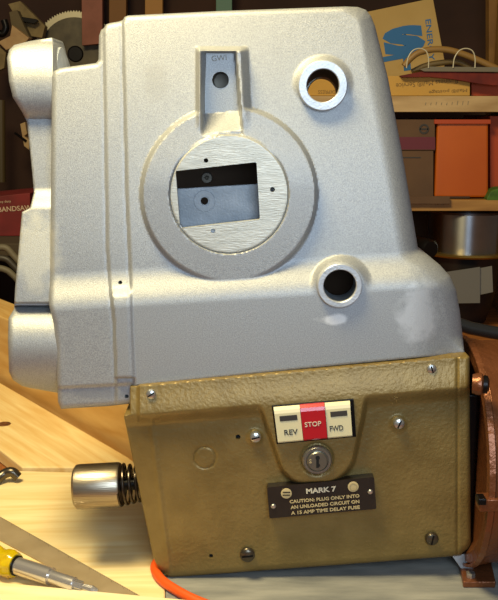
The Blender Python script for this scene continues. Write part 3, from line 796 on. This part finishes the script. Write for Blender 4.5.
# red strip + grey tray + wire loops
M_maroon = mat('dark_red_cloth', (120, 36, 20), (90, 22, 16), rough=0.8, vscale=30)
tag(fpoly([(400, 75.6), (425, 71), (500, 73), (500, 86), (480, 84), (455, 79.5), (430, 77), (402, 77.5)], YB + 0.015, 0.014, M_maroon, 'red_cloth', None, 0.0008), 'dark red cloth strip draped on the tan carton', 'cloth')
tr = fpoly([(420, 69.5), (430, 66.5), (500, 67.2), (500, 72), (424, 71.5)], YB + 0.01, 0.09, mat('grey_tray', (112, 104, 86), rough=0.6), 'grey_tray', None, 0.0008)
tag(tr, 'flat grey tray resting on the red cloth', 'tray')
M_wire = mat('pale_wire', (196, 188, 160), rough=0.4)
for cx, lab in ((418, 'left of the two pale wire loops over the upper shelf'), (464.5, 'right of the two pale wire loops, standing on the grey tray')):
    lp = [P(cx + dx, dy, YB + 0.008) for dx, dy in ((-11.5, 68), (-10, 58), (-5, 50.5), (2, 48.5), (8, 51), (10.5, 58), (10.5, 68))]
    tag(MB().tube(spline(lp, 8), 0.0011, 8).build('wire_loop', M_wire), lab, 'wire', 'wire loops on the shelf')
M_or = mat('orange_plastic', (190, 92, 8), (178, 82, 6), rough=0.38, vscale=6)
M_or2 = mat('rust_orange_board', (172, 66, 22), rough=0.6)
tag(fbox(471.5, 77, 530, 95.7, YB + 0.05, 0.2, M_or2, 'orange_case'), 'rust orange case at the right end of the upper shelf', 'case')
# lower bay
oc = fpoly([(437.5, 122), (488.5, 122), (488.5, 197.5), (434.5, 197.5)], YB + 0.02, 0.2, M_or, 'orange_bin', None, 0.004); tag(oc, 'bright orange plastic bin on the lower shelf', 'bin')
fpoly([(434.5, 119.5), (491, 119.5), (491, 124), (434.5, 124)], YB + 0.014, 0.21, M_or2, 'rim', oc, 0.001)
tag(fbox(490, 116, 515, 199.7, YB + 0.05, 0.22, M_or2, 'orange_crate'), 'darker orange crate beside the bright orange bin', 'crate')
oc2 = fbox(434, 197.5, 470, 199.8, YB + 0.02, 0.2, mat('dark_slat', (60, 40, 28), rough=0.8), 'wood_batten'); tag(oc2, 'dark wood batten under the orange bin', 'batten')
cb = fbox(350, 151, 433.5, 196, YB + 0.02, 0.24, M_brown, 'brown_carton', None, 0.001); tag(cb, 'plain brown carton beneath the plum banded box', 'carton')
fbox(396, 157, 421, 158.2, YB + 0.0195, 0.001, M_ink, 'printed_line', cb, 0)
pb = fbox(350, 119.5, 435, 150.5, YB + 0.02, 0.24, M_brown, 'banded_box', None, 0.001); tag(pb, 'brown box with a plum band and round emblem, left of the orange bin', 'box')
fbox(350, 137, 435.2, 149.5, YB + 0.0195, 0.001, mat('plum_print', (98, 36, 50), rough=0.7), 'plum_band', pb, 0)
ec_ = P(424, 129, YB + 0.0195)
MB().lathe(ec_, (0, -1, 0), [(0, 0.0062), (0.0006, 0.0062), (0.0006, 0.0095), (0, 0.0095)], 30, True).build('emblem', M_ink, pb)
MB().box(ec_ + Vector((-.008, -.0006, -.0014)), ec_ + Vector((.008, .0, .0014))).build('emblem_bar', M_ink, pb, smooth=False)
fc_ = fbox(350, 196.5, 450, 204, YB - 0.012, 0.01, M_brown, 'flat_carton', None, 0.0008); tag(fc_, 'flattened brown carton on edge along the front of the lower shelf', 'carton')
bx = fpoly([(487, 198), (491, 191), (500, 188), (520, 188), (520, 201), (487, 201)], YB - 0.0, 0.04, mat('green_cloth', (74, 110, 30), (52, 84, 22), rough=0.7, vscale=60), 'green_cloth', None, 0.002)
tag(bx, 'crumpled green cloth at the right edge of the lower shelf', 'cloth')

for o_ in (mb_, eb, [o for o in COL.objects if o.name == 'orange_case'][0]): seat(o_, ZA)
for o_ in (cb, oc2, [o for o in COL.objects if o.name == 'orange_crate'][0]): seat(o_, ZB)
# stainless canister under the lower shelf, standing on the bench
ycn = 1.81
cc = G(460, 330, -0.019); 
kc_ = S(466, 250, ycn); cx_ = P(466, 250, ycn).x
zt = ZB - 0.028; zr = P(458, 258, ycn - 0.09).z; zb = -0.0195
M_can = mat('polished_steel', (150, 152, 156), (140, 142, 146), rough=0.36, metal=1.0, vscale=30)
_b = M_can.node_tree.nodes['Principled BSDF']; _t = M_can.node_tree.nodes.new('ShaderNodeTangent'); _t.direction_type = 'RADIAL'; _t.axis = 'Z'
_b.inputs['Anisotropic'].default_value = 0.85; _b.inputs['Anisotropic Rotation'].default_value = 0.25; M_can.node_tree.links.new(_t.outputs[0], _b.inputs['Tangent'])
CN = empty('steel_canister', (cx_, ycn, zb)); tag(CN, 'polished steel canister with a brass rim under the lower shelf', 'canister')
rc = 45 * kc_
MB().lathe((cx_, ycn, 0), (0, 0, 1), [(zr + 0.003, 0), (zr + 0.003, rc * .84), (zt - 0.004, rc * .86), (zt, rc * .83), (zt, 0)], 80).build('lid', M_can, CN)
MB().lathe((cx_, ycn, 0), (0, 0, 1), [(zr - 0.003, rc * .8), (zr - 0.003, rc * 1.0), (zr + 0.0005, rc * 1.04), (zr + 0.004, rc), (zr + 0.004, rc * .8)], 80, True).build('rim', mat('brass', (190, 160, 84), rough=0.25, metal=0.9), CN)
MB().lathe((cx_, ycn, 0), (0, 0, 1), [(zb + 0.0005, 0), (zb + 0.0005, rc * .5), (zb + 0.05, rc * .66), (zr - 0.02, rc * .8), (zr - 0.003, rc * .84), (zr - 0.003, 0)], 80).build('body', mat('dark_body', (60, 56, 54), rough=0.35, metal=0.7), CN)
# grey cards leaning on it
M_cardg = mat('grey_card', (104, 102, 98), rough=0.8)
tag(fpoly([(440, 273), (480, 267), (480, 303), (446, 303.5)], ycn - rc * 1.0 - 0.03, 0.0015, M_cardg, 'grey_card', None, 0), 'larger grey card hanging in front of the steel canister', 'card')
tag(fpoly([(476, 269), (492, 266), (493, 292), (479, 295)], ycn - rc * 1.0 - 0.025, 0.0015, mat('grey_card_pale', (112, 110, 104), rough=0.8), 'grey_card', None, 0), 'smaller grey card at the right edge of the steel canister', 'card')
# black tube lying on the bench
bt0 = P(455, 322, 1.22); bt1 = P(520, 337, 1.22)
tag(MB().tube([P(452, 322, 1.2), P(470, 328, 1.2), P(490, 332, 1.2), P(530, 338, 1.2)], 0.009, 18).build('black_tube', mat('black_rubber', (34, 36, 40), rough=0.35)), 'black tube lying behind the motor, below the grey cards', 'tube')
bk = P(417, 245, 1.70)
tag(MB().lathe(bk, (0.3, -1, 0), [(0, 0), (0, 0.014), (0.008, 0.018), (0.05, 0.018), (0.056, 0.014), (0.056, 0)], 28).build('black_wheel', M_dark), 'small black reel hanging left of the steel canister', 'wheel')  # dark round blob beside the canister, modelled as a wheel
# plain dark backing sheet behind everything under the lower shelf
back_sheet = fbox(300, 213, 560, 420, YB + 0.37, 0.02, mat('dark_panel', (52, 40, 28), (70, 54, 34), rough=0.8, vscale=8), 'backing_sheet'); tag(back_sheet, 'dark plywood sheet standing behind the canister', 'backing')

# ================================================================= BACKGROUND, LEFT: things on the dark wall
yw = 2.24
# circular saw blade
sc_ = P(75.5, 54, yw); R_ = 42 * S(75, 54, yw)
n = 92; outer = []
for k in range(n):
    a = 2 * math.pi * k / n
    outer.append((a, R_)); outer.append((a + 2 * math.pi / n * 0.65, R_ * 0.955)); 
pts = [sc_ + Vector((math.cos(a) * r, 0, math.sin(a) * r)) for a, r in outer]
SB = MB().prism(pts, (0, 0.002, 0)).build('saw_blade', mat('blade_rim_steel', (186, 176, 146), rough=0.4, metal=0.4), smooth=False)
tag(SB, 'round toothed saw blade hanging behind the upper left boss', 'saw blade')
MB().lathe(sc_ + Vector((0, -0.0006, 0)), (0, 1, 0), [(0, 0), (0, R_ * .84), (0.0005, R_ * .84)], 90).build('blade_centre', mat('blade_steel', (62, 56, 46), (84, 76, 60), rough=0.4, metal=0.6, vscale=30), SB)
MB().lathe(sc_ + Vector((0, -0.003, 0)), (0, 1, 0), [(0, 0), (0, R_ * .16), (0.003, R_ * .2)], 30).build('arbor_nut', M_dark, SB)

tag(fpoly([(81, -62), (102, -62), (102.5, 43.5), (82, 45.5)], yw - 0.03, 0.03, mat('pinkish_wood', (128, 76, 58), (142, 86, 68), rough=0.7, vscale=30), 'hanging_slat'), 'reddish wooden slat hanging beside the saw blade', 'slat')
tag(fpoly([(109.5, -62), (126.5, -62), (126, 30), (109, 30)], yw - 0.03, 0.03, mat('brown_slat', (118, 78, 32), rough=0.7), 'hanging_slat'), 'brown wooden slat behind the top left corner of the casting', 'slat')
tag(fpoly([(145, -62), (162.5, -62), (162.5, 30), (145, 30)], yw - 0.03, 0.03, mat('tan_slat', (160, 114, 54), rough=0.7), 'hanging_slat'), 'light tan slat standing just above the casting, third from the left', 'slat')
tag(fpoly([(216, -62), (232, -62), (232, 30), (216, 30)], yw - 0.03, 0.03, mat('teal_paint', (82, 116, 98), rough=0.6), 'hanging_slat'), 'dull teal strip standing above the middle of the casting', 'slat')

tag(MB().box((P(60, 0, yw).x, yw - 0.034, P(0, -62, yw).z + 0.004), (P(250, 0, yw).x, 2.299, P(0, -72, yw).z + 0.03), 0.002).build('wall_rail', MATS['brown_slat'], smooth=False), 'wooden rail on the dark wall holding the hanging slats', 'rail')
# hanging dusty wooden tools, top left
M_dust = mat('dusty_wood', (112, 94, 60), (136, 116, 76), rough=0.8, vscale=40)
M_dust2 = mat('pale_dusty_wood', (168, 134, 92), (180, 150, 106), rough=0.8, vscale=40)
tl = fpoly([(8, 4), (20, 1), (45, 26), (42, 38), (30, 36), (22, 20), (14, 14)], yw - 0.05, 0.03, M_dust, 'wooden_tool'); tag(tl, 'dusty olive wooden tool slanting down towards the saw blade', 'tool')
tag(fpoly([(17, 16), (36, 19), (38, 21), (34, 24), (20, 21)], yw - 0.075, 0.015, M_dark, 'plane_iron'), 'dark blade across the dusty olive handle', 'blade')
tag(fpoly([(9, 12), (17, 10), (24, 26), (30, 38), (20, 40), (12, 30)], yw - 0.09, 0.03, mat('grey_dusty_wood', (96, 82, 54), rough=0.8), 'wooden_wedge'), 'greyish wooden wedge between the handle and the bracket', 'wedge')
tag(fpoly([(12, 25), (29, 38), (24, 44), (6, 50), (-2, 42), (10, 36)], yw - 0.12, 0.03, M_dust2, 'wooden_bracket'), 'pale wooden bracket hanging above the upper left boss', 'bracket')
tag(MB().tube(spline([P(-6, 30, yw - .1), P(2, 34, yw - .1), P(6, 28, yw - .1), P(4, 20, yw - .1)], 6), 0.008, 12).build('pipe_elbow', M_dark), 'small dark pipe elbow at the top left edge', 'pipe')
tag(fpoly([(-4, 44), (6, 52), (4, 68), (-4, 72)], yw - .1, 0.02, M_dust, 'wood_offcut'), 'olive wood offcut at the left edge below the bracket', 'offcut')
tag(MB().tube([P(1, 100, yw - .1), P(1.5, 182, yw - .1)], 0.0095, 16).build('tan_rod', mat('olive_rod', (74, 60, 32), rough=0.5)), 'olive brown rod standing at the left edge', 'rod')
tag(fpoly([(20, 124), (25, 122), (27, 134), (24, 136), (29, 140), (29, 150), (24, 146)], yw - .1, 0.159, M_dust2, 'jagged_offcut'), 'jagged pale offcut behind the narrow neck of the bracket', 'offcut')
tag(MB().tube([P(15, 133, yw - .09), P(26, 141, yw - .105)], 0.003, 8).build('dark_nail', M_dark), 'dark nail crossing the jagged pale offcut', 'nail')
# red tool carton with lettering
rb = fpoly([(-30, 199), (30, 193), (30, 236), (-30, 236)], 1.80, 0.16, mat('red_carton', (122, 30, 30), (100, 22, 22), rough=0.6, vscale=20), 'red_carton'); tag(rb, 'dark red tool carton with pale lettering at the left edge', 'carton')
text('lettering', 'BANDSAW', 15, 208.5, 5.0, 1.799, mat('pale_print', (200, 176, 150), rough=0.7), rb, rot=0.07, wpx=34, bold=0.01)
text('lettering', 'heavy duty', 3, 202.0, 3.0, 1.799, MATS['pale_print'], rb, rot=0.07, wpx=16)
# support shelf for the red carton
lowz = P(0, 236, 1.80).z
LS = MB().box((-1.0, 1.70, lowz - 0.025), (P(200, 236, 1.8).x, 2.29, lowz - 0.0005), 0.002).build('wall_shelf', mat('dark_shelf', (70, 58, 42), rough=0.8), smooth=False)
tag(LS, 'dark narrow shelf carrying the red carton on the left', 'shelf')
# cables and rubble below
M_cab = mat('grey_cable', (104, 96, 78), rough=0.6)
for i, (yy, lab) in enumerate(((252, 'grey cable bundle strand nearest the red carton'), (262, 'middle grey cable strand at the left edge'), (272, 'lowest grey cable strand above the honey plank'))):
    tag(MB().tube(spline([P(-20, yy + 8, 1.6), P(-5, yy - 3, 1.6), P(6, yy - 4 + i, 1.6), P(14, yy + 4, 1.6), P(24, yy + 14, 1.6), P(40, yy + 18, 1.6)], 8), 0.006, 12).build('grey_cable', M_cab if i != 1 else mat('dark_cable', (56, 50, 42), rough=0.5)), lab, 'cable', 'cables on the left')
tag(MB().tube(spline([G(-6, 482, 0.004), G(4, 474, 0.01), G(12, 472, 0.012), G(18, 477, 0.006)], 6), 0.0055, 12).build('dark_hose', M_dscrew), 'short dark hose lying in the gap behind the wide pine board', 'hose')
